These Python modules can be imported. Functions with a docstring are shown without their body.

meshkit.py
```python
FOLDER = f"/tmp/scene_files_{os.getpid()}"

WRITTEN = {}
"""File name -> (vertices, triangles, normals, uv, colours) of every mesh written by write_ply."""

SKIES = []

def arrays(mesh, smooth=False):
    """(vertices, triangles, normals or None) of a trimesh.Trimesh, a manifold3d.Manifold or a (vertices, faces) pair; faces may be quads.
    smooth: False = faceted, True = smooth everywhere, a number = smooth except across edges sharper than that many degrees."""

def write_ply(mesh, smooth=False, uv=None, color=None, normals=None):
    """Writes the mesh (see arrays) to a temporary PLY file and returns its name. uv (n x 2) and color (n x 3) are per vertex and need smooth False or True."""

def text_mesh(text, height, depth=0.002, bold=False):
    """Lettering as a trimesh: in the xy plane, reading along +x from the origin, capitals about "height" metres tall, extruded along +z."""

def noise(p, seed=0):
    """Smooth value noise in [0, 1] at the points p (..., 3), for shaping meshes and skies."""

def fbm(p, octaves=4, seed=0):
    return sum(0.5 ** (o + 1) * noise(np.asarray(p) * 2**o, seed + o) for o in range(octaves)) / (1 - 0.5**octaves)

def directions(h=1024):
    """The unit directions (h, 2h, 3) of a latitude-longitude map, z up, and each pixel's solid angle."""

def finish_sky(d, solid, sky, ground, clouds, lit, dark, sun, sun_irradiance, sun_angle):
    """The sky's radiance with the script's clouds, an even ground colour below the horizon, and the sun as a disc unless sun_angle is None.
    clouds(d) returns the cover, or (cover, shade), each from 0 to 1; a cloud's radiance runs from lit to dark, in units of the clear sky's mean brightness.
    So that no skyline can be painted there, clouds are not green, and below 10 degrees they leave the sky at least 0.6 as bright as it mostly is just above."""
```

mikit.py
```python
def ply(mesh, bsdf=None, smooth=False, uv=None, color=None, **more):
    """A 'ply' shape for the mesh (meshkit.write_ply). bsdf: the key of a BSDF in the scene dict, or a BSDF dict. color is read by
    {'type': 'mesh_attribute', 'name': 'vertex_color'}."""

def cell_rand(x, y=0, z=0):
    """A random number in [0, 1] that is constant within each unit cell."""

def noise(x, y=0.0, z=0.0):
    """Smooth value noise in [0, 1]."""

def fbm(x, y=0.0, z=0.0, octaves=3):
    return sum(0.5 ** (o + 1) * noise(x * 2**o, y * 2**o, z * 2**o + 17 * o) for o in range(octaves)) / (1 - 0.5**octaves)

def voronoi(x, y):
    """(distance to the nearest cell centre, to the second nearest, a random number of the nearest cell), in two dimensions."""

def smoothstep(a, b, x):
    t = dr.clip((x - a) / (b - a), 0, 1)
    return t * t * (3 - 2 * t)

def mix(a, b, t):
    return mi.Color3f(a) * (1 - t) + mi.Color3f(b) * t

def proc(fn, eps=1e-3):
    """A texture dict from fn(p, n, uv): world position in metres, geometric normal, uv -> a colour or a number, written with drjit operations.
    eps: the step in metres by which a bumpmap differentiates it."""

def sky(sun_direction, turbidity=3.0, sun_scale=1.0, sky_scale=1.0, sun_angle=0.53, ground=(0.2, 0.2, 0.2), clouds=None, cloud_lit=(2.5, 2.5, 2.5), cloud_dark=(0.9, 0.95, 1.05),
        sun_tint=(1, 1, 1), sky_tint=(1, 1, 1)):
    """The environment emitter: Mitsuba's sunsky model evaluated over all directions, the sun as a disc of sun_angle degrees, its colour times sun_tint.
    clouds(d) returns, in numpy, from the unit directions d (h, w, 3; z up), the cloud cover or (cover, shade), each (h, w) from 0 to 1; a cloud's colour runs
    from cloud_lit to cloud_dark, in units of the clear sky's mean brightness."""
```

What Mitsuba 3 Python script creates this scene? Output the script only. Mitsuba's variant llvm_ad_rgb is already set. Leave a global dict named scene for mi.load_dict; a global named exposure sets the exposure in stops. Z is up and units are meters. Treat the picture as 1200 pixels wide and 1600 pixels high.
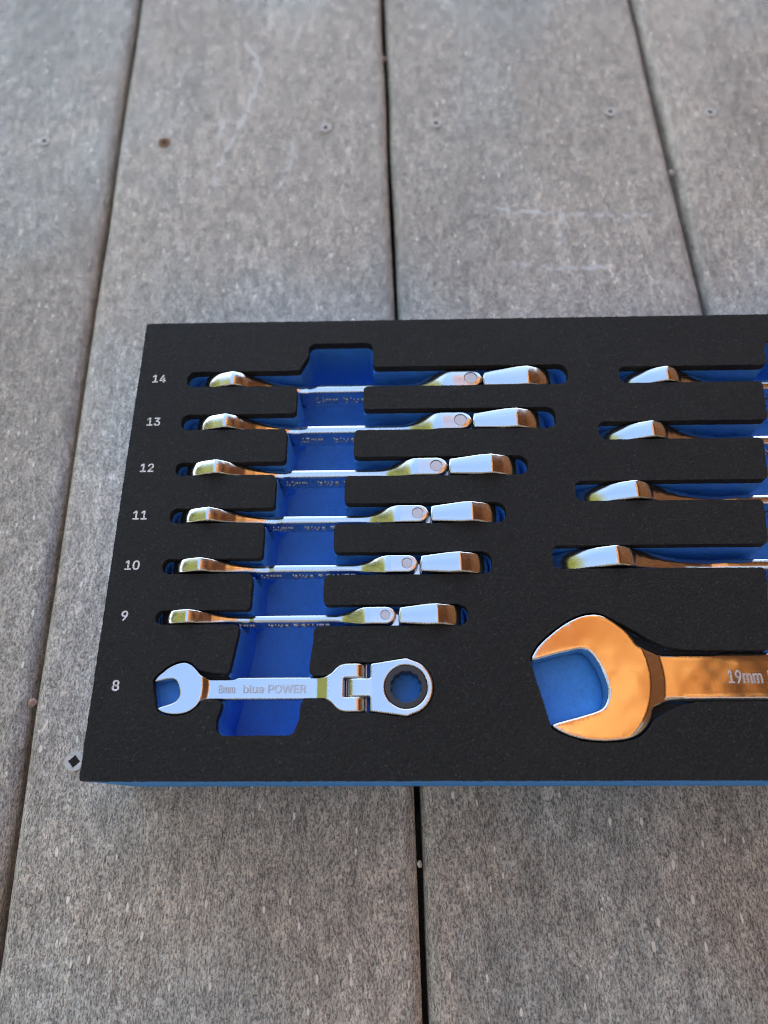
import math, random
import numpy as np, trimesh, shapely, manifold3d as m3
import mitsuba as mi, drjit as dr
import mikit, meshkit
from mikit import proc, noise, fbm, voronoi, smoothstep, mix, ply
from shapely.geometry import Polygon, Point, box
from shapely.ops import unary_union
from scipy.spatial import Delaunay

T4 = mi.ScalarTransform4f
rng = np.random.default_rng(7)
scene, labels = {}, {}

# ------------------------------------------------------------------ camera, sky, exposure
YAW, PITCH, ROLL, FOCAL, CAM_H = 0.027865, 0.393176, -0.061737, 1139.77, 0.277076
def camera_axes():
    f = np.array([0, math.sin(PITCH), -math.cos(PITCH)]); u = np.array([0, math.cos(PITCH), math.sin(PITCH)]); r = np.array([1.0, 0, 0])
    c, s = math.cos(YAW), math.sin(YAW); R = np.array([[c, -s, 0], [s, c, 0], [0, 0, 1]])
    f, u, r = R @ f, R @ u, R @ r
    c, s = math.cos(ROLL), math.sin(ROLL)
    return c * r + s * u, -s * r + c * u, f
_r, _u, _f = camera_axes()
_o = np.array([0, 0, CAM_H])
scene['camera'] = {'type': 'thinlens', 'fov': math.degrees(2 * math.atan(600 / FOCAL)), 'fov_axis': 'x', 'aperture_radius': 0.0017, 'focus_distance': 0.246,
                   'near_clip': 0.01, 'far_clip': 400.0, 'to_world': T4().look_at(_o.tolist(), (_o + _f).tolist(), _u.tolist())}
SUN = np.array([0.50, -0.06, 0.87])
def wisps(d):
    c = meshkit.fbm(d * np.array([2.2, 2.2, 5.0]) + 3.1, 5, seed=4)
    low = np.clip(1.0 - d[..., 2] / 0.75, 0, 1)            # more cloud towards the horizon, all round
    return np.clip((c - 0.50) * 1.6, 0, 0.35) * (0.15 + 0.85 * low) + 0.07 + 0.75 * low ** 1.2
scene['sky'] = mikit.sky(SUN, turbidity=3.0, sun_scale=1.0, sky_scale=1.0, clouds=wisps, cloud_lit=(2.5, 2.48, 2.38), sky_tint=(0.92, 1.02, 0.97))
exposure = 3.9

# ------------------------------------------------------------------ materials
def add(name, d): scene[name] = d; return name
def rough(base, r, spec=0.5, **k):
    return {'type': 'principled', 'base_color': base if isinstance(base, dict) else {'type': 'rgb', 'value': list(base)}, 'roughness': r, 'specular': spec, **k}
def bump(inner, fn, scale, eps): return {'type': 'bumpmap', 'arbitrary': proc(fn, eps), 'scale': scale, 'bsdf': inner}
def two(b): return {'type': 'twosided', 'bsdf': b}

def plank_grain(p, n):
    w = (noise(p.x * 90, p.y * 40, 3.0) - 0.5) * 0.0022
    x, y = p.x + w - dr.clip(n.x * 4, -1, 1) * p.z, p.y + 0.45 * p.z
    return x, y
SCRATCHES = [[[-0.0724, 0.4037], [-0.0662, 0.3917], [-0.0636, 0.3787], [-0.0656, 0.3662], [-0.0722, 0.3424], [-0.0803, 0.3174], [-0.0845, 0.2978]], [[-0.0809, 0.3462], [-0.0856, 0.3268]], [[-0.0456, 0.3259], [-0.0434, 0.3185], [-0.0521, 0.2939]], [[0.0569, 0.2754], [0.0862, 0.2693], [0.1296, 0.2666]], [[0.0584, 0.2406], [0.0823, 0.2363], [0.1049, 0.236]], [[0.0891, 0.2675], [0.0859, 0.2516]]]          # pale scratches on the far boards, deck metres
def scratch(p):
    wx, wy = p.x + (noise(p.x * 300, p.y * 300, 4.0) - 0.5) * 0.002, p.y + (noise(p.x * 300 + 9, p.y * 300, 5.0) - 0.5) * 0.002
    best = mi.Float(1.0)
    for line in SCRATCHES:
        for (ax, ay), (bx_, by_) in zip(line[:-1], line[1:]):
            ex, ey = bx_ - ax, by_ - ay
            t = dr.clip(((wx - ax) * ex + (wy - ay) * ey) / (ex * ex + ey * ey), 0, 1)
            best = dr.minimum(best, dr.square(wx - ax - t * ex) + dr.square(wy - ay - t * ey))
    return smoothstep(0.0017, 0.0003, dr.sqrt(best)) * smoothstep(0.15, 0.55, noise(p.x * 420, p.y * 260, 6.0))
def plank_colour(p, n, uv):
    x, y = plank_grain(p, n)
    fine = smoothstep(0.22, 0.78, noise(x * 2500, y * 1000, 1.0))
    fine2 = smoothstep(0.25, 0.75, noise(x * 3300 + 7, y * 2100, 5.0))
    mid = fbm(x * 420, y * 170, 2.0, 3)
    big = fbm(p.x * 26, p.y * 9, 4.0, 3)
    board = mikit.cell_rand((p.x - 0.0053) / 0.14283, 0, 3)
    v = 0.385 * (0.48 + 0.54 * fine + 0.50 * fine2) * (0.62 + 0.76 * mid) * (0.74 + 0.52 * big) * (0.93 + 0.14 * board)
    c = mix((1.10, 0.985, 0.81), (1.01, 1.0, 0.88), smoothstep(0.35, 0.65, fbm(p.x * 17 + 5, p.y * 11, 9.0, 3))) * v
    d1, d2, r = voronoi(x * 360, y * 130)
    size = 0.10 + 0.10 * noise(x * 90, y * 90, 7.0)
    fleck = smoothstep(size + 0.05, size - 0.02, d1) * dr.select(r > 0.93, mi.Float(1), mi.Float(0))
    c = mix(c, (0.88, 0.83, 0.72), fleck * 0.9 * smoothstep(0.90, 0.98, n.z))
    d1, d2, r = voronoi(x * 620 + 40, y * 150 + 9)
    pit = smoothstep(0.22, 0.08, d1) * dr.select(r > 0.78, mi.Float(1), mi.Float(0))
    c = c * (1 - 0.5 * pit)
    # faint pale scuffs
    s = dr.abs(fbm(p.x * 30 + 11, p.y * 7, 6.0, 4) - 0.5)
    scuff = smoothstep(0.010, 0.0, s) * smoothstep(0.42, 0.70, noise(p.x * 50, p.y * 28, 8.0))
    return mix(c * (1 + 0.4 * scuff), (0.66, 0.67, 0.64), 0.75 * scratch(p))
def plank_height(p, n, uv):
    x, y = plank_grain(p, n)
    return noise(x * 2500, y * 1000, 1.0) + 0.5 * noise(x * 3300 + 7, y * 2100, 5.0) + 1.2 * fbm(x * 420, y * 190, 2.0, 3)
add('plank_mat', two(bump(rough(proc(plank_colour), 0.52, 0.6), plank_height, 0.00036, 0.00012)))

def foam_black(p, n, uv):
    a = noise(p.x * 2100, p.y * 2100, p.z * 2100); b = noise(p.x * 3300 + 3, p.y * 3300, p.z * 3300)
    big = fbm(p.x * 60, p.y * 60, p.z * 60, 3)
    sp = smoothstep(0.70, 0.95, noise(p.x * 2300 + 9, p.y * 2300 + 4, p.z * 2300))
    d1, d2, r = voronoi(p.x * 260, p.y * 260)
    lint = smoothstep(0.05, 0.02, d1) * dr.select(r > 0.94, mi.Float(1), mi.Float(0))
    v = 0.0115 * (0.20 + 0.9 * a + 0.7 * b) * (0.8 + 0.4 * big) + 0.022 * sp + 0.12 * lint
    return mi.Color3f(v * 0.97, v * 1.0, v * 0.98)
def foam_height(p, n, uv):
    return noise(p.x * 1700, p.y * 1700, p.z * 1700) + 0.6 * noise(p.x * 3000, p.y * 3000, p.z * 3000)
add('black_foam', two(bump(rough(proc(foam_black), 0.75, 0.35), foam_height, 0.00013, 0.00010)))
def foam_blue(p, n, uv):
    a = noise(p.x * 1500, p.y * 1500, p.z * 1500); big = fbm(p.x * 130, p.y * 130, p.z * 130, 3)
    d1, d2, r = voronoi(p.x * 240 + 5, p.y * 240)
    speck = smoothstep(0.06, 0.03, d1) * dr.select(r > 0.93, mi.Float(1), mi.Float(0))
    return mi.Color3f(0.050, 0.27, 0.77) * (0.86 + 0.14 * a) * (0.86 + 0.28 * big) * (1 - 0.5 * speck)
add('blue_foam', two(bump(rough(proc(foam_blue), 0.6, 0.4), foam_height, 0.00005, 0.00012)))

def chrome_height(p, n, uv):
    return noise(p.x * 230, p.y * 230, p.z * 230) * 1.0 + 0.05 * noise(p.x * 450, p.y * 4200, p.z * 4200) + 0.16 * fbm(p.x * 900, p.y * 900, p.z * 900, 2)
add('chrome', two(bump({'type': 'roughconductor', 'distribution': 'ggx', 'alpha': 0.032, 'specular_reflectance': {'type': 'rgb', 'value': [0.66, 0.68, 0.69]}, 'material': 'none'}, chrome_height, 0.000045, 0.00012)))
def polish_waves(p, n, uv):
    return fbm(p.x * 150, p.y * 150, p.z * 150, 2) + 0.02 * noise(p.x * 600, p.y * 3800, p.z * 3800)
add('chrome_polished', two(bump({'type': 'roughconductor', 'distribution': 'ggx', 'alpha': 0.018, 'specular_reflectance': {'type': 'rgb', 'value': [0.70, 0.70, 0.69]}, 'material': 'none'}, polish_waves, 0.00016, 0.0002)))
add('letter_chrome', two({'type': 'roughconductor', 'distribution': 'ggx', 'alpha': 0.24, 'specular_reflectance': {'type': 'rgb', 'value': [0.60, 0.61, 0.62]}, 'material': 'none'}))
add('gear_steel', two(rough((0.04, 0.041, 0.044), 0.38, 0.5, metallic=0.3)))
def print_white(p, n, uv):
    w = smoothstep(0.05, 0.22, noise(p.x * 3000, p.y * 3000, 2.0))
    return mix((0.10, 0.10, 0.10), (0.72, 0.72, 0.71), w)
add('white_print', two(rough(proc(print_white), 0.7, 0.3)))
def zinc(p, n, uv): return mix((0.42, 0.41, 0.37), (0.66, 0.64, 0.58), fbm(p.x * 900, p.y * 900, p.z * 900, 3))
add('zinc', two(rough(proc(zinc), 0.5, 0.5)))
def rust(p, n, uv): return mix((0.17, 0.085, 0.04), (0.30, 0.17, 0.09), fbm(p.x * 900, p.y * 900, p.z * 900, 3))
add('rust', two(rough(proc(rust), 0.8, 0.3)))
add('recess_dark', two(rough((0.02, 0.018, 0.016), 0.8, 0.2)))
add('pale_chip', two(rough((0.52, 0.48, 0.42), 0.7, 0.3)))
add('pink_chip', two(rough((0.36, 0.24, 0.18), 0.8, 0.3)))
add('under_wood', two(rough((0.06, 0.05, 0.04), 0.9, 0.2)))
add('lawn_mat', two(rough((0.035, 0.03, 0.025), 0.9, 0.2)))
def cedar(p, n, uv):
    g = fbm(p.y * 6 + p.x * 6, p.z * 120, 1.0, 3)
    return mix((0.30, 0.125, 0.045), (0.44, 0.20, 0.08), g)
add('cedar', two(rough(proc(cedar), 0.7, 0.3)))
add('tan_paint', two(rough((0.42, 0.33, 0.22), 0.6, 0.4)))
def fabric(p, n, uv):
    f = fbm(p.x * 5.5, p.y * 5.0, 3.0, 3)
    return mix((0.26, 0.078, 0.014), (0.60, 0.31, 0.10), smoothstep(0.34, 0.66, f))
add('awning_fabric', {'type': 'principledthin', 'base_color': proc(fabric), 'roughness': 0.8, 'diff_trans': 1.0, 'spec_trans': 0.0, 'eta': 1.2})
add('white_metal', two(rough((0.7, 0.7, 0.7), 0.4, 0.5)))
add('leaf', {'type': 'principledthin', 'base_color': {'type': 'rgb', 'value': [0.30, 0.32, 0.03]}, 'roughness': 0.6, 'diff_trans': 0.9, 'spec_trans': 0.0, 'eta': 1.3})
add('bark', two(rough((0.10, 0.075, 0.05), 0.9, 0.2)))

# ------------------------------------------------------------------ helpers
def numbered(key):
    if key not in scene and not any(k.startswith(key + '__') for k in scene) and key not in labels: return key
    i = 1
    while f'{key}_{i:03d}' in scene or any(k.startswith(f'{key}_{i:03d}__') for k in scene) or f'{key}_{i:03d}' in labels: i += 1
    return f'{key}_{i:03d}'
def obj(name, mesh, mat, parent=None, smooth=False, tw=None, **more):
    key = numbered((parent + '__' if parent else '') + name)
    if tw is not None: more['to_world'] = tw
    scene[key] = ply(mesh, mat, smooth=smooth, **more)
    return key
def thing(name, label, cat, group=None):
    key = numbered(name); labels[key] = {'label': label, 'category': cat}
    if group: labels[key]['group'] = group
    return key
def mesh_of(man):
    m = man.to_mesh(); return trimesh.Trimesh(m.vert_properties[:, :3], m.tri_verts, process=False)
def manifold(tm):
    tm = trimesh.Trimesh(tm.vertices, tm.faces, process=True)
    return m3.Manifold(m3.Mesh(vert_properties=np.asarray(tm.vertices, np.float32), tri_verts=np.asarray(tm.faces, np.uint32)))
def extrude(poly, z0, z1):
    out = m3.Manifold()
    for g in getattr(poly, 'geoms', [poly]):
        if g.is_empty: continue
        g = shapely.geometry.polygon.orient(g, 1.0)
        cs = m3.CrossSection([np.asarray(g.exterior.coords)[:-1]] + [np.asarray(i.coords)[:-1] for i in g.interiors], m3.FillRule.EvenOdd)
        out = out + m3.Manifold.extrude(cs, z1 - z0).translate([0, 0, z0])
    return out
def dense(ring, ds):
    ls = shapely.LineString(ring.coords); n = max(8, int(ls.length / ds))
    return np.array([ls.interpolate(i / n, normalized=True).coords[0] for i in range(n)])
def chaikin(pts, n=2):
    p = np.asarray(pts, float)
    for _ in range(n):
        q = np.roll(p, -1, 0); p = np.stack([0.75 * p + 0.25 * q, 0.25 * p + 0.75 * q], 1).reshape(-1, 2)
    return p

# ------------------------------------------------------------------ deck
PW, X0 = 0.14283, 0.00533          # board pitch, centre gap
def plank(w, y0, y1, th=0.025, r=0.0045, fine=False):
    a = np.linspace(0, math.pi / 2, 7)
    hw = w / 2
    prof = [(-hw, -th)] + [(-hw + r - r * math.cos(t), -r + r * math.sin(t)) for t in a]
    xs = np.linspace(-hw + r, hw - r, 11)[1:-1]
    prof += [(x, 0.0003 * (1 - (2 * x / w) ** 2)) for x in xs]
    prof += [(hw - r + r * math.sin(t), -r + r * math.cos(t)) for t in a] + [(hw, -th)]
    prof = np.array(prof); n = len(prof)
    ys = np.linspace(y0, y1, 140 if fine else 3)
    v = np.zeros((len(ys), n, 3)); v[:, :, 0] = prof[:, 0]; v[:, :, 2] = prof[:, 1]; v[:, :, 1] = ys[:, None]
    return v, n
def close_sweep(v):
    m, n, _ = v.shape; V = v.reshape(-1, 3); F = []
    i, j = np.meshgrid(np.arange(m - 1), np.arange(n), indexing='ij'); k = (j + 1) % n
    a, b, c, d = i * n + j, i * n + k, (i + 1) * n + k, (i + 1) * n + j
    F = np.concatenate([np.stack([a, b, c], -1).reshape(-1, 3), np.stack([a, c, d], -1).reshape(-1, 3)])
    return trimesh.Trimesh(V, F, process=False)
labels['deck'] = {'label': 'weathered grey brown composite deck boards', 'kind': 'structure'}
for i in range(-9, 12):
    vis = -2 <= i <= 1
    v, n = plank(PW - 0.0022, -0.61, 3.0, fine=vis)
    if vis:                                             # slightly uneven long edges
        y = v[:, :, 1]; side = np.sign(v[:, :, 0])
        e = (meshkit.noise(np.stack([y * 22 + i * 9, side * 3, y * 0], -1), 3) - 0.5) * 0.0012
        edge = np.clip((np.abs(v[:, :, 0]) - 0.055) / 0.012, 0, 1)
        v[:, :, 0] += e * edge
        v[:, :, 2] += (meshkit.noise(np.stack([v[:, :, 0] * 40, y * 12, y * 0 + i], -1), 5) - 0.5) * 0.0006
    v[:, :, 0] += X0 + (i + 0.5) * PW
    obj('plank', close_sweep(v), 'plank_mat', 'deck', smooth=40)
def bx(x0, x1, y0, y1, z0, z1):
    b = trimesh.creation.box([x1 - x0, y1 - y0, z1 - z0]); b.apply_translation([(x0 + x1) / 2, (y0 + y1) / 2, (z0 + z1) / 2]); return b
for k in range(-1, 9):
    obj('joist', bx(-1.3, 1.6, 0.0 + k * 0.312, 0.04 + k * 0.312, -0.14, -0.0262), 'under_wood', 'deck')
obj('ground', bx(-40, 40, -40, 40, -0.6, -0.5), 'lawn_mat'); labels['ground'] = {'label': 'dark soil ground below the deck', 'kind': 'structure'}

# ------------------------------------------------------------------ foam tray (tray millimetres, top surface z=0)
TX, TY, TH, TZ = -91.481, 176.947, -0.0282390, 47.737
TRAY = T4().scale(0.001).translate([TX, TY, TZ]).rotate([0, 0, 1], math.degrees(TH))
DEP, LEN, BLACK = 165.23, 352.0, 3.5
tray = thing('tool_tray', 'black foam tool tray on blue foam base, holding spanners in cut slots', 'tool tray')

# rows: size: (xl, xr, back left, back right, front left, front right)
ROWS = {14: (18.1, 158.7, -22.1, -20.9, -28.7, -29.4), 13: (17.8, 152.7, -40.3, -38.9, -46.7, -47.5), 12: (17.7, 141.3, -59.7, -58.2, -64.8, -65.7),
        11: (17.7, 132.6, -77.3, -76.0, -82.8, -83.5), 10: (17.2, 126.8, -95.5, -93.7, -100.8, -101.6), 9: (17.0, 118.2, -113.0, -111.6, -117.9, -118.7)}
STRIP_Z = {14: -7.6, 13: -6.5, 12: -5.0, 11: -4.6, 10: -3.9, 9: -3.6}
CREST_X = {14: 35.3, 13: 34.0, 12: 32.4, 11: 31.3, 10: 30.2, 9: 27.8}
RING_X = {14: 143.8, 13: 138.4, 12: 128.3, 11: 120.7, 10: 116.0, 9: 108.0}
BAYS = {14: (59.2, 83.7), 13: (56.3, 80.5), 12: (53.4, 77.5), 11: (50.4, 74.3), 10: (47.6, 71.4)}
RROWS = {15: (177.2, -22.3, -29.4, 194.5, -14.2), 16: (167.2, -45.2, -52.5, 185.9, -14.8), 17: (156.6, -68.4, -76.0, 177.1, -15.6), 18: (146.8, -91.9, -100.1, 167.6, -16.3)}
RRING = {15: 312.0, 16: 310.5, 17: 309.0, 18: 308.0, 19: 306.0}
half_shank = lambda s: 3.4 + 0.385 * (s - 8)
JAW8 = [(18.9, -136.0), (19.7, -134.4), (21.8, -132.5), (23.9, -131.0), (26.4, -130.0), (28.4, -129.8), (30.4, -130.7), (32.4, -132.5), (33.7, -134.3), (34.3, -136), (34.4, -138.5), (34.2, -140.5), (33.8, -142.6), (33.0, -143.6), (31.5, -144.8), (29.8, -145.6), (27.5, -146.0), (24.5, -145.9), (22.4, -145.3), (21.1, -144.5), (20.8, -143.95), (23.3, -143.2), (25.9, -142.4), (27.2, -141.2), (27.5, -139.5), (27.0, -137.2), (26.0, -135.6), (24.7, -135.0), (22.7, -135.2), (19.4, -136.05)]
JAW19 = [(136.7, -129.8), (139.0, -125.9), (142.2, -122.9), (147.0, -119.2), (150.9, -117.0), (154.1, -115.7), (157.1, -115.2), (159.3, -115.2), (161.5, -115.9), (164.2, -117.6), (167.6, -120.5), (169.8, -123.5), (171.7, -128.3), (173.1, -133.8), (173.6, -139.1), (173.2, -144.4), (172.2, -148.2), (170.1, -150.9), (167.0, -153.1), (163.0, -154.0), (157.7, -154.4), (152.5, -154.1), (148.1, -153.2), (145.0, -152.0), (142.7, -150.7), (141.8, -149.9), (142.1, -149.1), (149.7, -147.2), (155.9, -145.5), (158.2, -144.3), (159.5, -141.9), (160.0, -139.4), (159.8, -136.6), (158.8, -133.0), (157.0, -129.3), (155.4, -127.2), (153.7, -126.4), (151.5, -126.6), (144.4, -128.2), (138.0, -130.0)]
def jaw(s):
    if s == 8: return Polygon(chaikin((np.array(JAW8) - [28.2, -138.0]), 2)).buffer(0)
    if s != 19:                                         # crest ground to a crisp edge
        p = np.array(JAW8) - [28.2, -138.0]
        c = np.array([[-0.9, 7.92], [0.0, 8.2], [0.7, 7.95]])
        left = p[:4] if s < 15 else np.array([[-9.3, 2.0], [-8.6, 3.7], [-6.6, 5.25], [-4.3, 6.55], [-2.0, 7.5]])
        p = np.vstack([left, c, p[6:]])
        q = chaikin(p, 2); i = np.argmax(q[:, 1])
        return Polygon(q * (s / 8.0)).buffer(0)
    return Polygon(chaikin((np.array(JAW19) - [157.1, -135.0]) * (s / 19.0), 2)).buffer(0)

def rounded(p, convex, concave):
    return p.buffer(concave, 16).buffer(-concave - convex, 16).buffer(convex, 16)
slots = []                       # (polygon, floor z)
pocket = [rounded(Polygon([(59.0, -27), (60.2, -21), (62.9, -15.5), (63.0, -10.3), (87.1, -10.3), (87.1, -27)]), 2.6, 2.0)]
sizes = [14, 13, 12, 11, 10, 9]
for a, b in zip(sizes[:-1], sizes[1:]):
    x0, x1 = BAYS[a]; pocket.append(box(x0, ROWS[b][3] - 3, x1, ROWS[a][4] + 3))
pocket.append(Polygon([(44.6, -114), (44.4, -120), (42.2, -134), (42.2, -138), (67.0, -138), (67.6, -132.5), (68.6, -123), (69.0, -114)]))
pocket.append(rounded(Polygon([(42.6, -132), (41.0, -142.5), (39.6, -148), (39.8, -152.3), (63.4, -152.3), (65.0, -147.8), (65.6, -142), (67.0, -132)]), 2.8, 0))
rows_poly = []
for s, (xl, xr, bl, br, fl, fr) in ROWS.items():
    i = sizes.index(s); xa = (BAYS.get(s, (46, 70))[0] + 1.0); xb = BAYS.get(s, (46, 70))[1] - 1.0
    left = rounded(box(xl, fl, xa + 8, bl), min(2.9, (bl - fl) / 2 - 0.08), 0); right = rounded(box(xb - 8, fr, xr, br), min(3.4, (br - fr) / 2 - 0.08), 0); mid = box(xa - 0.8, fl, xb + 0.8, bl)
    rows_poly.append((s, left, right, mid))
    zc = STRIP_Z[s] - half_shank(s)
    slots.append((left, zc - 1.03 * s - 0.4)); slots.append((right, zc - (8.9 + 0.8 * (s - 8)) - 1.2))
    pocket.append(mid)
slots.append((unary_union(pocket).buffer(0.3).buffer(-0.3), -29.0))
rp = [Polygon([(231.5, -24), (231.6, -16), (233.5, -12), (235.5, -10.3), (262, -10.3), (262, -24)])]
rb = {15: 227.8, 16: 223.4, 17: 218.8}
rs = [15, 16, 17, 18]
for a, b in zip(rs[:-1], rs[1:]):
    rp.append(Polygon([(rb[a] + 0.9, RROWS[a][2] + 3), (rb[a] - 1.0, RROWS[b][1] - 3), (rb[a] + 27, RROWS[b][1] - 3), (rb[a] + 29, RROWS[a][2] + 3)]))
rp.append(Polygon([(216.0, -97), (213.0, -118), (212.0, -130), (209.5, -152.3), (236, -152.3), (238, -130), (243.5, -97)]))
for s, (xl, bk, fr, cx, zc) in RROWS.items():
    xe = RRING[s] + 8.9 + 0.8 * (s - 8) + 1.2
    slots.append((rounded(box(xl, fr, 236, bk), 2.4, 0), zc - 1.03 * s - 0.4))
    slots.append((rounded(box(234, fr - 1.2, xe, bk + 1.2), 3.6, 0), zc - 1.03 * s - 0.4))
    rp.append(box(rb.get(s, 217) + 1.5, fr, rb.get(s, 217) + 26, bk))
slots.append((unary_union(rp).buffer(0.3).buffer(-0.3), -29.0))
def ring_outline(s):                      # in u (from ring centre), v
    R = 8.4 + 0.8 * (s - 8); hl = 11.1 + 0.8 * (s - 8); k = R / 8.4
    flat = Polygon([(-hl, -7.3 * k), (0.2, -R - 0.5), (2.4 * k, -R * 0.955), (2.4 * k, R * 0.955), (0.2, R + 0.5), (-hl, 7.3 * k)])
    return unary_union([flat, Point(0, 0).buffer(R, 48)]), R, hl, k
def lying_slot(s, cx, cy, rx, depth, grow):
    j = jaw(s); hull = j.union(Polygon([j.convex_hull.exterior.coords[i] for i in range(len(j.convex_hull.exterior.coords))]))
    tips = hull
    o, R, hl, k = ring_outline(s)
    from shapely import affinity
    jh = affinity.translate(tips.buffer(grow, 16), cx, cy)
    hs = half_shank(s)
    sh = box(cx + 0.5 * s, cy - hs - 0.15, rx - hl - 3 * k, cy + hs + 0.35)
    yk = affinity.translate(box(-hl - 9.5 * k, -7.4 * k - 0.25, 2, 7.4 * k + 0.45), rx, cy)
    yk = rounded(yk, 3.5, 0)
    rg = affinity.translate(o.buffer(0.3, 16), rx, cy)
    return unary_union([jh, sh, yk, rg]).buffer(1.2, 16).buffer(-1.2, 16)
GAP8 = Polygon([(31, -132.0), (37.7, -133.4), (41.5, -133.7), (41.8, -138), (31, -138)])
slot8 = lying_slot(8, 28.2, -138.0, 97.9, 0, 0.45).union(GAP8)
GAP19 = Polygon([(166, -118.0), (169.2, -120.1), (175, -123.8), (179.4, -125.9), (185.5, -126.8), (192.6, -127), (209, -127), (209, -142.6), (192.6, -142.6), (186.5, -142.8), (182.1, -143.7), (177.2, -145.7), (173, -148.2), (171, -150), (169, -135)])
slot19 = lying_slot(19, 157.1, -135.0, RRING[19], 0, 0.42).union(GAP19)
slots.append((slot8, -6.6)); slots.append((slot19, -9.0))
cut = unary_union([p for p, _ in slots])
cut = cut.buffer(-1.3, 16).buffer(1.3, 16).union(cut.buffer(-0.2).buffer(0.2))      # foam corners
cut = cut.buffer(1.7, 16).buffer(-1.7, 16)
outer = rounded(box(0, -DEP, LEN, 0), 1.2, 0)
def ragged(poly, amp, ds, seed):
    def f(ring):
        p = dense(ring, ds); q = np.c_[p, np.zeros(len(p))]
        n1 = meshkit.noise(q * 2.2, seed) - 0.5; n2 = meshkit.noise(q * 0.7 + 5, seed) - 0.5
        t = np.roll(p, -1, 0) - np.roll(p, 1, 0); t /= np.linalg.norm(t, axis=1, keepdims=True) + 1e-9
        return p + np.c_[t[:, 1], -t[:, 0]] * (n1 * amp + n2 * amp)[:, None]
    out = []
    for g in getattr(poly, 'geoms', [poly]):
        out.append(Polygon(f(g.exterior), [f(i) for i in g.interiors]).buffer(0))
    return unary_union(out)
top_poly = ragged(outer.difference(cut), 0.16, 0.45, 11)
def top_layer():
    top = extrude(top_poly, -BLACK, 0.0)
    for g in (GAP8, GAP19): top = top + extrude(g.difference(top_poly.buffer(0.02)), -7.0, -3.65)
    return top
m = mesh_of(top_layer())
obj('top_layer', m, 'black_foam', tray, tw=TRAY)
labels[tray + '__top_layer'] = {'label': 'black foam top sheet with cut slots'}
base = extrude(outer.buffer(-0.05), -TZ + 0.05, -BLACK)
cut_in = cut.buffer(0.02)
for p, z in slots:
    base = base - extrude(p.buffer(1.0, 16).buffer(-1.0, 16).intersection(cut_in.buffer(1)), z, 1.0)
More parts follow.
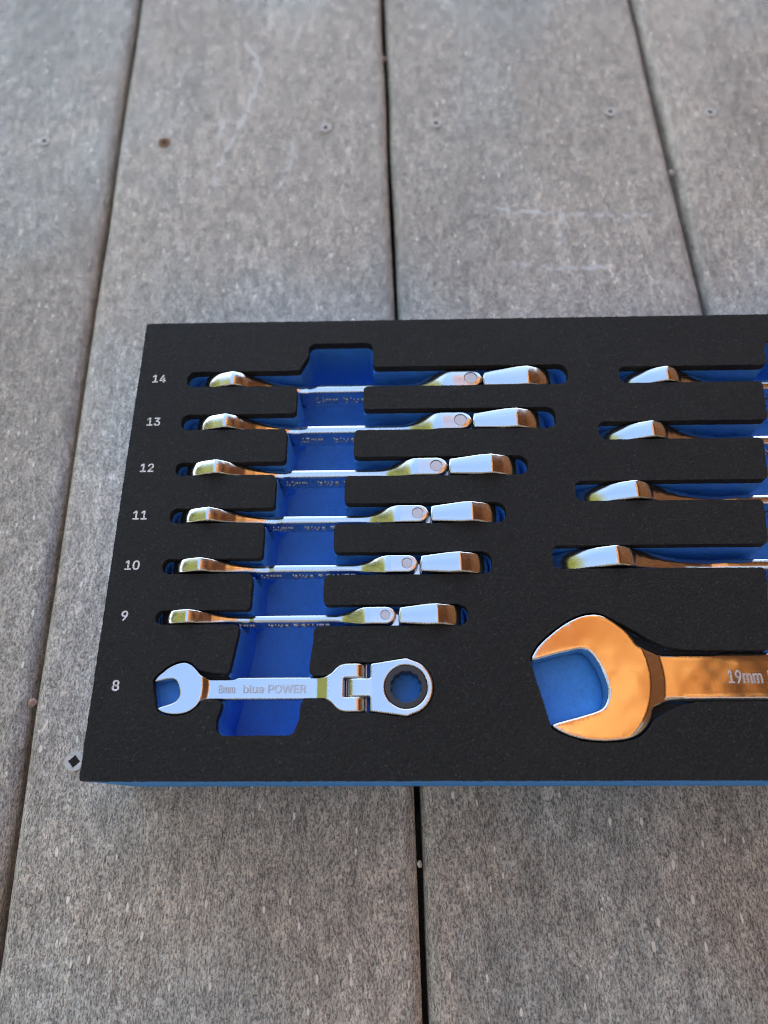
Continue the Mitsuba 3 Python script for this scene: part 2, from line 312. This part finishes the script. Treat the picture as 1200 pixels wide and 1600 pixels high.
base = base - extrude(cut_in, -BLACK - 0.6, 1.0)
obj('base_block', mesh_of(base), 'blue_foam', tray, tw=TRAY)
labels[tray + '__base_block'] = {'label': 'blue foam base block with pocket floors'}
NUM = {14: (7.7, -24.9), 13: (7.8, -43.1), 12: (7.7, -61.6), 11: (7.5, -79.6), 10: (7.2, -97.6), 9: (7.0, -114.8), 8: (7.2, -137.1)}
for s, (x, y) in NUM.items():
    t = meshkit.text_mesh(str(s), 3.1, 0.12, bold=True)
    t.apply_translation([x - t.bounds[:, 0].mean(), y - t.bounds[:, 1].mean(), -0.02])
    k = obj('size_number', t, 'white_print', tray, tw=TRAY)
    labels[k] = {'label': f'white printed number {s}'}

# ------------------------------------------------------------------ wrenches
def slab(poly, thick, r, ds=0.4, grid=1.2, dense_u=(), crown=0.085):
    """Solid from a 2D outline with a thickness field and edges rounded by r. Millimetres."""
    pts, dist = [], []
    P = shapely.geometry.polygon.orient(poly, 1.0)
    for ring in [P.exterior, *P.interiors]:
        q = dense(ring, ds); pts.append(q); dist.append(np.zeros(len(q)))
        t = np.roll(q, -1, 0) - np.roll(q, 1, 0); t /= np.linalg.norm(t, axis=1, keepdims=True) + 1e-9
        nrm = np.c_[t[:, 1], -t[:, 0]]
        for k in (1, 2, 3, 4):                          # rounded edge: rows of points in step with the outline
            d = r * (1 - math.cos(k * math.pi / 8))
            qq = q - nrm * d
            ok = shapely.contains_xy(poly, qq[:, 0], qq[:, 1]) & (shapely.distance(shapely.points(qq), poly.boundary) > 0.86 * d)
            pts.append(qq[ok]); dist.append(np.full(ok.sum(), d))
    inner = poly.buffer(-r - 0.35 * ds)
    x0, y0, x1, y1 = poly.bounds
    def gridpts(xa, xb, st):
        gx, gy = np.meshgrid(np.arange(xa, xb, st), np.arange(y0, y1, st)); gx = gx + (np.arange(gx.shape[0]) % 2)[:, None] * st * 0.5
        q = np.c_[gx.ravel(), gy.ravel()]; return q[shapely.contains_xy(inner, q[:, 0], q[:, 1])]
    for a, b, st in [(x0, x1, grid), *dense_u]:
        q = gridpts(a, b, st); pts.append(q); dist.append(np.full(len(q), r))
    p, d = np.vstack(pts), np.concatenate(dist)
    _, keep = np.unique(np.round(p, 3), axis=0, return_index=True); keep.sort()
    p, d = p[keep], d[keep]
    tri = Delaunay(p).simplices
    c = p[tri].mean(1); inside = shapely.contains_xy(poly.buffer(1e-4), c[:, 0], c[:, 1])
    ab, ac = p[tri[:, 1]] - p[tri[:, 0]], p[tri[:, 2]] - p[tri[:, 0]]
    area = ab[:, 0] * ac[:, 1] - ab[:, 1] * ac[:, 0]
    tri = tri[inside & (np.abs(area) > 1e-7)]
    area = area[inside & (np.abs(area) > 1e-7)]
    tri[area < 0] = tri[area < 0][:, ::-1]
    H = np.maximum(thick(p[:, 0], p[:, 1]) / 2, 0.05)
    rr = np.minimum(r, H * 0.9); dd = np.minimum(d / r, 1.0)
    h = H - rr + rr * np.sqrt(np.maximum(0, 1 - (1 - dd) ** 2))
    n = len(p)
    V = np.vstack([np.c_[p, h], np.c_[p, -h]])
    e = np.vstack([tri[:, [0, 1]], tri[:, [1, 2]], tri[:, [2, 0]]])
    key = np.sort(e, 1); _, inv, cnt = np.unique(key, axis=0, return_inverse=True, return_counts=True)
    be = e[cnt[inv.ravel()] == 1]
    en = p[be[:, 1]] - p[be[:, 0]]; en = np.c_[en[:, 1], -en[:, 0]]
    vn = np.zeros((n, 2)); np.add.at(vn, be[:, 0], en); np.add.at(vn, be[:, 1], en)
    vn /= np.linalg.norm(vn, axis=1, keepdims=True) + 1e-9
    bid = np.unique(be); K = 5; pos = np.full(n, -1); pos[bid] = np.arange(len(bid)); nb = len(bid)
    layers = [np.arange(n)]
    extra = []
    for kk in range(1, K + 1):
        w = 1 - 2 * kk / (K + 1)
        extra.append(np.c_[p[bid] + vn[bid] * (crown * np.median(H) * (1 - w * w)), h[bid] * w])
    idx = lambda vert, kk: vert if kk == 0 else (vert + n if kk == K + 1 else 2 * n + (kk - 1) * nb + pos[vert])
    side = []
    for kk in range(K + 1):
        a0, a1, b0, b1 = idx(be[:, 0], kk), idx(be[:, 1], kk), idx(be[:, 0], kk + 1), idx(be[:, 1], kk + 1)
        side += [np.c_[a0, b0, b1], np.c_[a0, b1, a1]]
    V = np.vstack([V, *extra])
    F = np.vstack([tri, tri[:, ::-1] + n, *side])
    t = trimesh.Trimesh(V, F, process=False); t.remove_unreferenced_vertices()
    return t
sst = lambda a, b, x: (lambda t: t * t * (3 - 2 * t))(np.clip((x - a) / (b - a), 0, 1))
lin = lambda a, b, x: np.clip((x - a) / (b - a), 0, 1)

TEXTS = {}
def raised_text(txt, hcap, depth):
    """Raised lettering with rounded tops."""
    if (txt, hcap) not in TEXTS:
        m = meshkit.text_mesh(txt, hcap, 1.0)
        up = m.face_normals[:, 2] > 0.9
        faces = m.vertices[m.faces[up]][:, :, :2]
        shp = unary_union([Polygon(f).buffer(0.004) for f in faces]).buffer(0.07 * hcap / 2.45).simplify(0.012)
        out = []
        for g in getattr(shp, 'geoms', [shp]):
            w = max(0.06, 0.11 * hcap / 2.45)
            t = slab(g, lambda u, v: 2 * depth + 0 * u, w, ds=0.13 * hcap / 2.45, grid=0.3, crown=0.0); out.append(t)
        TEXTS[(txt, hcap)] = trimesh.util.concatenate(out)
    return TEXTS[(txt, hcap)].copy()
def wrench_parts(s, ring_u):
    """Body, ring head, gear, pin and lettering of a flex-head ratcheting spanner, in (u from jaw crest, v across, w thickness) mm."""
    o, R, hl, k = ring_outline(s)
    q = s / 8.0
    tj, ts, ty, th = 4.3 + 0.28 * (s - 8), 2.3 + 0.17 * (s - 8), 5.3 + 0.33 * (s - 8), 6.6 + 0.24 * (s - 8)
    hs = half_shank(s)
    hinge = ring_u - hl - 4.6 - 0.02 * (s - 8)
    rk = ty / 2; ext = rk * 1.18
    j = jaw(s); jx1 = j.bounds[2]
    # body outline
    u_step = float(np.interp(s, [8, 9, 10, 11, 12, 13, 14, 19], [15.5, 19, 22, 22.5, 22.8, 26, 27, 37]))
    u_step = min(u_step, (hinge - 10 * k) * 0.5)
    neck = Polygon([(jx1 - 3.2 * q, -hs - 1.6 * q), (jx1 + 0.2 * q, -hs - 0.7 * q), (jx1 + 2.0 * q, -hs), (jx1 + 2.0 * q, hs - 0.6), (jx1 + 0.2 * q, hs + 0.3 * q), (jx1 - 3.2 * q, hs + 1.6 * q)])
    if s not in (8, 19):                                # long tapering neck of the larger sizes
        h1 = (hs - 0.62) / q
        neck = neck.union(Polygon(np.array([(1.2, 7.66), (2.4, 6.95), (4.0, 6.05), (6.2, 5.05), (8.6, 4.2), (11.2, 3.5), (13.6, h1 + 0.12), (15.5, h1), (15.5, -h1), (10.0, -h1 - 0.2), (8.0, -h1 - 0.6), (6.0, -5.0), (1.2, -6.0)]) * q))
    sh = Polygon([(jx1 - 1.5, -hs), (hinge - 6 * k, -hs), (hinge - 6 * k, hs), (u_step + 1.5 * q ** 1.4, hs), (u_step, hs - 0.62), (jx1 - 1.5, hs - 0.62)])
    yk = Polygon([(-10.8, -3.2), (-9.0, -3.6), (-7.4, -4.6), (-6.2, -6.0), (-4.8, -7.0), (-3.0, -7.4), (ext / k, -7.4), (ext / k, 7.4), (-3.0, 7.4), (-4.8, 7.0), (-6.2, 6.0), (-7.4, 4.6), (-9.0, 3.6), (-10.8, 3.2)])
    if s != 8:
        uu = np.linspace(-14.5, -3.4, 24); hv = (hs / k - 0.02) + (7.4 - hs / k + 0.02) * sst(-14.5, -4.2, uu)
        yk = Polygon(np.vstack([np.c_[uu, -hv], [(ext / k, -7.4), (ext / k, 7.4)], np.c_[uu, hv][::-1]]))
    yk = yk.buffer(1.6, 16).buffer(-3.2, 16).buffer(1.6, 16).union(box(-2, -7.4, ext / k, 7.4)) if s == 8 else yk
    yk = shapely.affinity.translate(shapely.affinity.scale(yk, k, k, origin=(0, 0)), hinge, 0)
    body = unary_union([j, neck, sh, yk]).buffer(0.9 * q, 16).buffer(-0.9 * q, 16).buffer(-0.25, 8).buffer(0.25, 8)
    fork = box(hinge - 3.6 * k, -2.95 * k, hinge + 20, 2.95 * k).buffer(-0.2).buffer(0.2)
    body = body.difference(fork)
    if body.geom_type != 'Polygon': body = max(body.geoms, key=lambda g: g.area)
    rh = (1.55 if s != 19 else 1.25) * s; head_c = (jx1 - rh, 0.0)
    def thick(u, v):
        d = np.hypot(u - head_c[0], v - head_c[1]) - rh
        head = np.where(u < head_c[0], 0, d); d = np.where(u < 0.3 * q, -9.0 * q, d)
        t = tj + (ts - tj) * (lin(-0.05 * q, 1.9 * q, head) if s in (8, 19) else sst(-3.6 * q, 6.5 * q, d + 0 * head))
        t = np.maximum(t, ts + (ty - ts) * (lin(hinge - 12.2 * k, hinge - 8.6 * k, u) if s == 8 else sst(hinge - 15.5 * k, hinge - 6.0 * k, u)) * (u > head_c[0] + rh))
        bw = 0.072 * s                                   # bevelled long edges of the shank
        inz = (1.0 if s == 19 else 0.0) * sst(head_c[0] + rh + 1.0 * q, head_c[0] + rh + 2.5 * q, u) * (1 - sst(hinge - 12 * k, hinge - 10 * k, u))
        t = t - inz * 1.1 * np.clip(np.abs(v) - (hs - bw), 0, bw)
        e = np.clip((u - hinge) / ext, 0, 1)
        return t * np.sqrt(np.maximum(1 - e * e, 0.004))
    bm = slab(body, thick, 0.50 + 0.024 * (s - 8), ds=0.34 + 0.02 * (s - 8), grid=0.9 + .05 * (s - 8), dense_u=[(hinge - 1, hinge + ext, 0.3), (hinge - 14 * k, hinge - 7 * k, 0.5), (jx1 - 4 * q, jx1 + 4 * q, 0.45)])
    pr = 0.165 * s
    yw = 7.4 * k
    B = manifold(bm)
    for sg in (1, -1):
        c = m3.Manifold.cylinder(1.4, pr + 0.2, pr + 0.2, 40).rotate([-90 * sg, 0, 0]).translate([hinge, sg * (yw - 0.55), 0])
        B2 = B - c
        if not B2.is_empty(): B = B2
    bm = mesh_of(B) if not B.is_empty() else bm
    pin = trimesh.creation.revolve(np.array([(0, -yw + 0.02), (pr - 0.15, -yw + 0.02), (pr, -yw + 0.17), (pr, yw - 0.17), (pr - 0.15, yw - 0.02), (0, yw - 0.02)]), sections=32)
    pin.apply_transform(trimesh.transformations.rotation_matrix(-math.pi / 2, [1, 0, 0])); pin.apply_translation([hinge, 0, 0])
    # ring head
    tong = box(hinge - ring_u - rk * 1.05, -2.82 * k, -hl + 2, 2.82 * k)
    ro = unary_union([o, tong]).buffer(-0.3, 8).buffer(0.3, 8).buffer(0.3, 8).buffer(-0.3, 8)
    ro = ro.difference(Point(0, 0).buffer(6.62 * k, 64))
    def rthick(u, v):
        t = th * (0.76 + 0.24 * lin(-hl, -0.25 * hl, u))
        t = np.where(u < -hl - 0.1, ty * 0.98, t)
        e = np.clip((hinge - ring_u - u) / (rk * 1.06), 0, 1)
        return t * np.sqrt(np.maximum(1 - e * e, 0.004))
    rm = slab(ro, rthick, 0.55 + 0.03 * (s - 8), ds=0.34 + 0.02 * (s - 8), grid=0.9 + .05 * (s - 8), dense_u=[(hinge - ring_u - rk * 1.1, hinge - ring_u + 1, 0.3)])
    rm.apply_translation([ring_u, 0, 0])
    a = np.linspace(0, 2 * math.pi, 241)[:-1]
    star = 4.62 * k * (1 + 0.11 * np.abs(np.sin(6 * a)) ** 0.8 - 0.05)
    g = Point(0, 0).buffer(6.5 * k, 64).difference(Polygon(np.c_[star * np.cos(a), star * np.sin(a)]))
    gm = slab(g, lambda u, v: th - 0.35 + 0 * u, 0.22, ds=0.3, grid=0.8, crown=0.0); gm.apply_translation([ring_u, 0, 0])
    # lettering on the +w face
    lt = []
    hcap = 2.45 * (1 + 0.42 * (q - 1))
    for txt, u0 in ((f'{s}mm', float(np.interp(s, [8, 9, 10, 11, 12, 13, 14, 19], [11.1, 15, 18.7, 20.3, 23, 26, 29.3, 40.6]))), ('blue POWER', float(np.interp(s, [8, 9, 10, 11, 12, 13, 14, 19], [18.8, 25, 29.7, 31.8, 34.6, 38, 40, 53])))):
        m = raised_text(txt, hcap, 0.36 if s == 8 else 0.45)
        if txt.endswith('mm'): m.apply_scale([0.68, 1, 1])
        m.apply_translation([u0 - m.bounds[0, 0], -hcap * 0.5 - 0.15, ts / 2 - 0.04]); lt.append(m)
    return dict(shank=bm, ring_head=rm, gear=gm, hinge_pin=pin, lettering=trimesh.util.concatenate(lt)), dict(tj=tj, ts=ts, hs=hs)

TILT = {14: 0.0, 13: 0.0}
def place_wrench(s, label, group, cx, ring_x, M):
    t = thing('spanner', label, 'spanner', group)
    parts, _ = wrench_parts(s, ring_x - cx)
    tw = TRAY @ M
    for name, mesh in parts.items():
        obj(name, mesh, {'gear': 'gear_steel', 'lettering': 'letter_chrome', 'hinge_pin': 'letter_chrome'}.get(name, 'chrome_polished' if s == 19 else 'chrome'), t, smooth=58 if name in ('shank', 'ring_head') else 30 if name in ('gear', 'hinge_pin') else False, tw=tw)
    return t
LBL = {14: 'chrome spanner on edge by the printed number 14, farthest row of the left column', 13: 'chrome spanner on edge beside the printed number 13, second row from the far edge',
       12: 'chrome spanner on edge beside the printed number 12, third row from the far edge', 11: 'chrome spanner on edge beside the printed number 11, between the rows 12 and 10',
       10: 'chrome spanner on edge beside the printed number 10, fifth row of the left column', 9: 'short chrome spanner on edge beside the printed number 9, just beyond the small flat spanner',
       8: 'smallest chrome ratchet spanner lying flat, mirroring pale blue sky, beside the number 8', 19: 'large spanner lying flat mirroring orange, open jaw over blue foam, marked 19mm',
       15: 'farthest spanner of the right column, mostly hidden, cut by the right photo edge', 16: 'second spanner from the far edge in the right column, copper glints on its neck',
       17: 'third spanner from the far edge in the right column, running off the right edge', 18: 'nearest on-edge spanner of the right column, just beyond the large flat orange one'}
for s, (xl, xr, bl, br, fl, fr) in ROWS.items():
    yc = (bl + br + fl + fr) / 4; zc = STRIP_Z[s] - half_shank(s)
    M = T4().translate([CREST_X[s], yc, zc]).rotate([1, 0, 0], 90)
    place_wrench(s, LBL[s], 'spanners standing on edge', CREST_X[s], RING_X[s], M)
for s, (xl, bk, fr, cx, zc) in RROWS.items():
    place_wrench(s, LBL[s], 'spanners standing on edge', cx, RRING[s], T4().translate([cx, (bk + fr) / 2, zc]).rotate([1, 0, 0], 90))
place_wrench(8, LBL[8], 'spanners lying flat', 28.2, 97.9, T4().translate([28.2, -138.0, -2.45]))
place_wrench(19, LBL[19], 'spanners lying flat', 157.1, RRING[19], T4().translate([157.1, -135.0, -3.75]))

# ------------------------------------------------------------------ screws and litter on the deck
def screw(x, y, mat, label, z=0.0008, d=0.0068, q=0.9):
    t = thing('screw', label, 'screw', 'deck screws')
    R = d / 2
    head = m3.Manifold.cylinder(0.0022, R * 0.8, R, 40) - m3.Manifold.cube([R * q, R * q, 0.009], True).rotate([0, 0, 41]).translate([0, 0, 0.0022])
    h = mesh_of(head); h.apply_translation([x, y, z - 0.0022])
    obj('head', h, mat, t)
    b = trimesh.creation.box([R * q - 0.00002, R * q - 0.00002, 0.0003]); b.apply_transform(trimesh.transformations.rotation_matrix(math.radians(41), [0, 0, 1])); b.apply_translation([x, y, z - 0.00020])
    obj('drive_recess', b, 'recess_dark', t)
screw(-0.1184, 0.0211, 'zinc', "zinc square-drive screw half hidden by the tray's near left corner", d=0.0070, z=0.0008)
screw(-0.1762, 0.3333, 'zinc', 'pale screw on the leftmost board, far left of the photo', d=0.0062, q=0.72)
screw(-0.1123, 0.3288, 'rust', 'rusty brown screw on the second board from the left', d=0.0062, q=0.72)
screw(-0.0275, 0.3346, 'zinc', 'pale screw on the second board, just left of the middle gap', d=0.0062, q=0.72)
screw(0.0305, 0.3345, 'zinc', 'pale screw on the third board, just right of the middle gap', d=0.0062, q=0.72)
screw(0.1223, 0.3376, 'zinc', 'pale screw on the third board, left of the right gap', d=0.0062, q=0.72)
screw(0.1739, 0.3342, 'zinc', 'pale screw on the rightmost board', d=0.0062, q=0.72)
def pebble(name, x, y, z, r, mat, label, cat, seed, sc=(1, 1, 0.7)):
    m = trimesh.creation.icosphere(3, 1.0); v = m.vertices
    v = v * (0.75 + 0.5 * meshkit.noise(v * 1.7 + seed, seed))[:, None] * np.array(sc) * r
    m.vertices = v + [x, y, z]
    key = obj(name, m, mat, smooth=40); labels[key] = {'label': label, 'category': cat}
pebble('seed_husk', -0.1378, 0.0430, -0.0010, 0.0016, 'pink_chip', 'pinkish seed husk caught in the left board gap', 'seed', 1)
pebble('pebble', 0.0052, -0.0160, -0.0010, 0.0010, 'pale_chip', 'small white pebble in the near middle board gap', 'pebble', 2, (0.8, 1.2, 0.8))
pebble('seed_husk', 0.0050, 0.3890, -0.0022, 0.0015, 'pink_chip', 'reddish seed husk in the far middle board gap', 'seed', 3)
pebble('pebble', 0.1478, 0.2960, -0.0020, 0.0014, 'pale_chip', 'pale pebble in the right board gap', 'pebble', 4)
def flake(x, y, a, l, w, label):
    p = chaikin(np.array([(-l, 0), (-l * .3, w), (l * .6, w * .7), (l, -w * .2), (l * .1, -w)]), 2)
    m = trimesh.creation.extrude_polygon(Polygon(p), 0.0003, engine='earcut')
    m.apply_transform(trimesh.transformations.rotation_matrix(a, [0, 0, 1])); m.apply_translation([x, y, 0.00045])
    key = obj('wood_flake', m, 'pale_chip'); labels[key] = {'label': label, 'category': 'flake'}
flake(0.0286, -0.0215, 1.25, 0.0015, 0.0006, 'tiny pale wood flake right of the near middle gap')

# ------------------------------------------------------------------ what stands around the deck: awning, house walls, tree (seen mirrored in the chrome)
aw = thing('awning', 'orange fabric awning over the right half of the deck', 'awning')
def quad_sheet(a, b, c, d, n=24, sag=0.02):
    u, v = np.meshgrid(np.linspace(0, 1, n), np.linspace(0, 1, n), indexing='ij'); u, v = u[..., None], v[..., None]
    P = (1 - u) * (1 - v) * np.array(a) + u * (1 - v) * np.array(b) + u * v * np.array(c) + (1 - u) * v * np.array(d)
    P[..., 2] -= sag * np.sin(np.pi * u[..., 0]) * (1 + 0.3 * np.sin(v[..., 0] * 9))
    i, j = np.meshgrid(np.arange(n - 1), np.arange(n - 1), indexing='ij'); k = i * n + j
    return P.reshape(-1, 3), np.stack([k, k + n, k + n + 1, k + 1], -1).reshape(-1, 4)
AX, AZ, EX = 0.27, 2.15, 1.12
WX = 2.30
obj('canopy', quad_sheet((AX, -0.5, AZ), (EX, -0.5, 2.36), (EX, 1.9, 2.36), (AX, 1.9, AZ)), 'awning_fabric', aw, smooth=True)
bar = trimesh.creation.cylinder(0.02, 2.44, sections=16); bar.apply_transform(trimesh.transformations.rotation_matrix(math.pi / 2, [1, 0, 0])); bar.apply_translation([AX - 0.02, 0.7, AZ]); obj('front_bar', bar, 'white_metal', aw, smooth=40)
eave = thing('eave', 'brown cedar board eave of the house, between awning and wall', 'eave')
for k in range(8):
    obj('board', bx(EX + 0.02 + k * 0.147, EX + 0.02 + k * 0.147 + 0.143, -0.6, 3.0, 2.40, 2.425), 'cedar', eave)
wall = thing('timber_wall', 'brown cedar board house wall at the right side of the deck', 'wall')
for k in range(17):
    obj('board', bx(WX, WX + 0.05 + 0.004 * (k % 2), -0.66, 3.0, -0.45 + k * 0.18, -0.45 + k * 0.18 + 0.176), 'cedar', wall)
rear = thing('tan_wall', 'tan painted board wall behind the camera', 'wall')
for k in range(14):
    obj('board', bx(-2.2, WX - 0.01, -0.62 - 0.03 - 0.004 * (k % 2), -0.62, -0.45 + k * 0.18, -0.45 + k * 0.18 + 0.176), 'tan_paint', rear)
tree = thing('tree', 'yellow green leafy tree beyond the left side of the deck', 'tree')
tc = np.array([-4.3, 0.8, 2.8])
tr = trimesh.creation.revolve(np.array([(0, -0.5), (0.16, -0.5), (0.11, 0.8), (0.08, 2.2), (0.03, 3.0), (0, 3.0)]), sections=14); tr.apply_translation([tc[0], tc[1], 0]); obj('trunk', tr, 'bark', tree, smooth=True)
nl = 12000
dirs = rng.normal(size=(nl, 3)); dirs /= np.linalg.norm(dirs, axis=1, keepdims=True)
rad = (0.35 + 0.65 * rng.random(nl) ** 0.5) * (0.65 + 0.6 * meshkit.noise(dirs * 2.3 + 4, 6))
cen = tc + dirs * rad[:, None] * np.array([1.7, 2.6, 2.15])
ax1 = rng.normal(size=(nl, 3)); ax1 /= np.linalg.norm(ax1, axis=1, keepdims=True)
ax2 = np.cross(ax1, rng.normal(size=(nl, 3))); ax2 /= np.linalg.norm(ax2, axis=1, keepdims=True)
L = 0.09
V = np.stack([cen - ax1 * L, cen + ax2 * L * 0.45, cen + ax1 * L, cen - ax2 * L * 0.45], 1).reshape(-1, 3)
F = np.arange(nl * 4).reshape(-1, 4)
obj('crown', (V, F), 'leaf', tree)
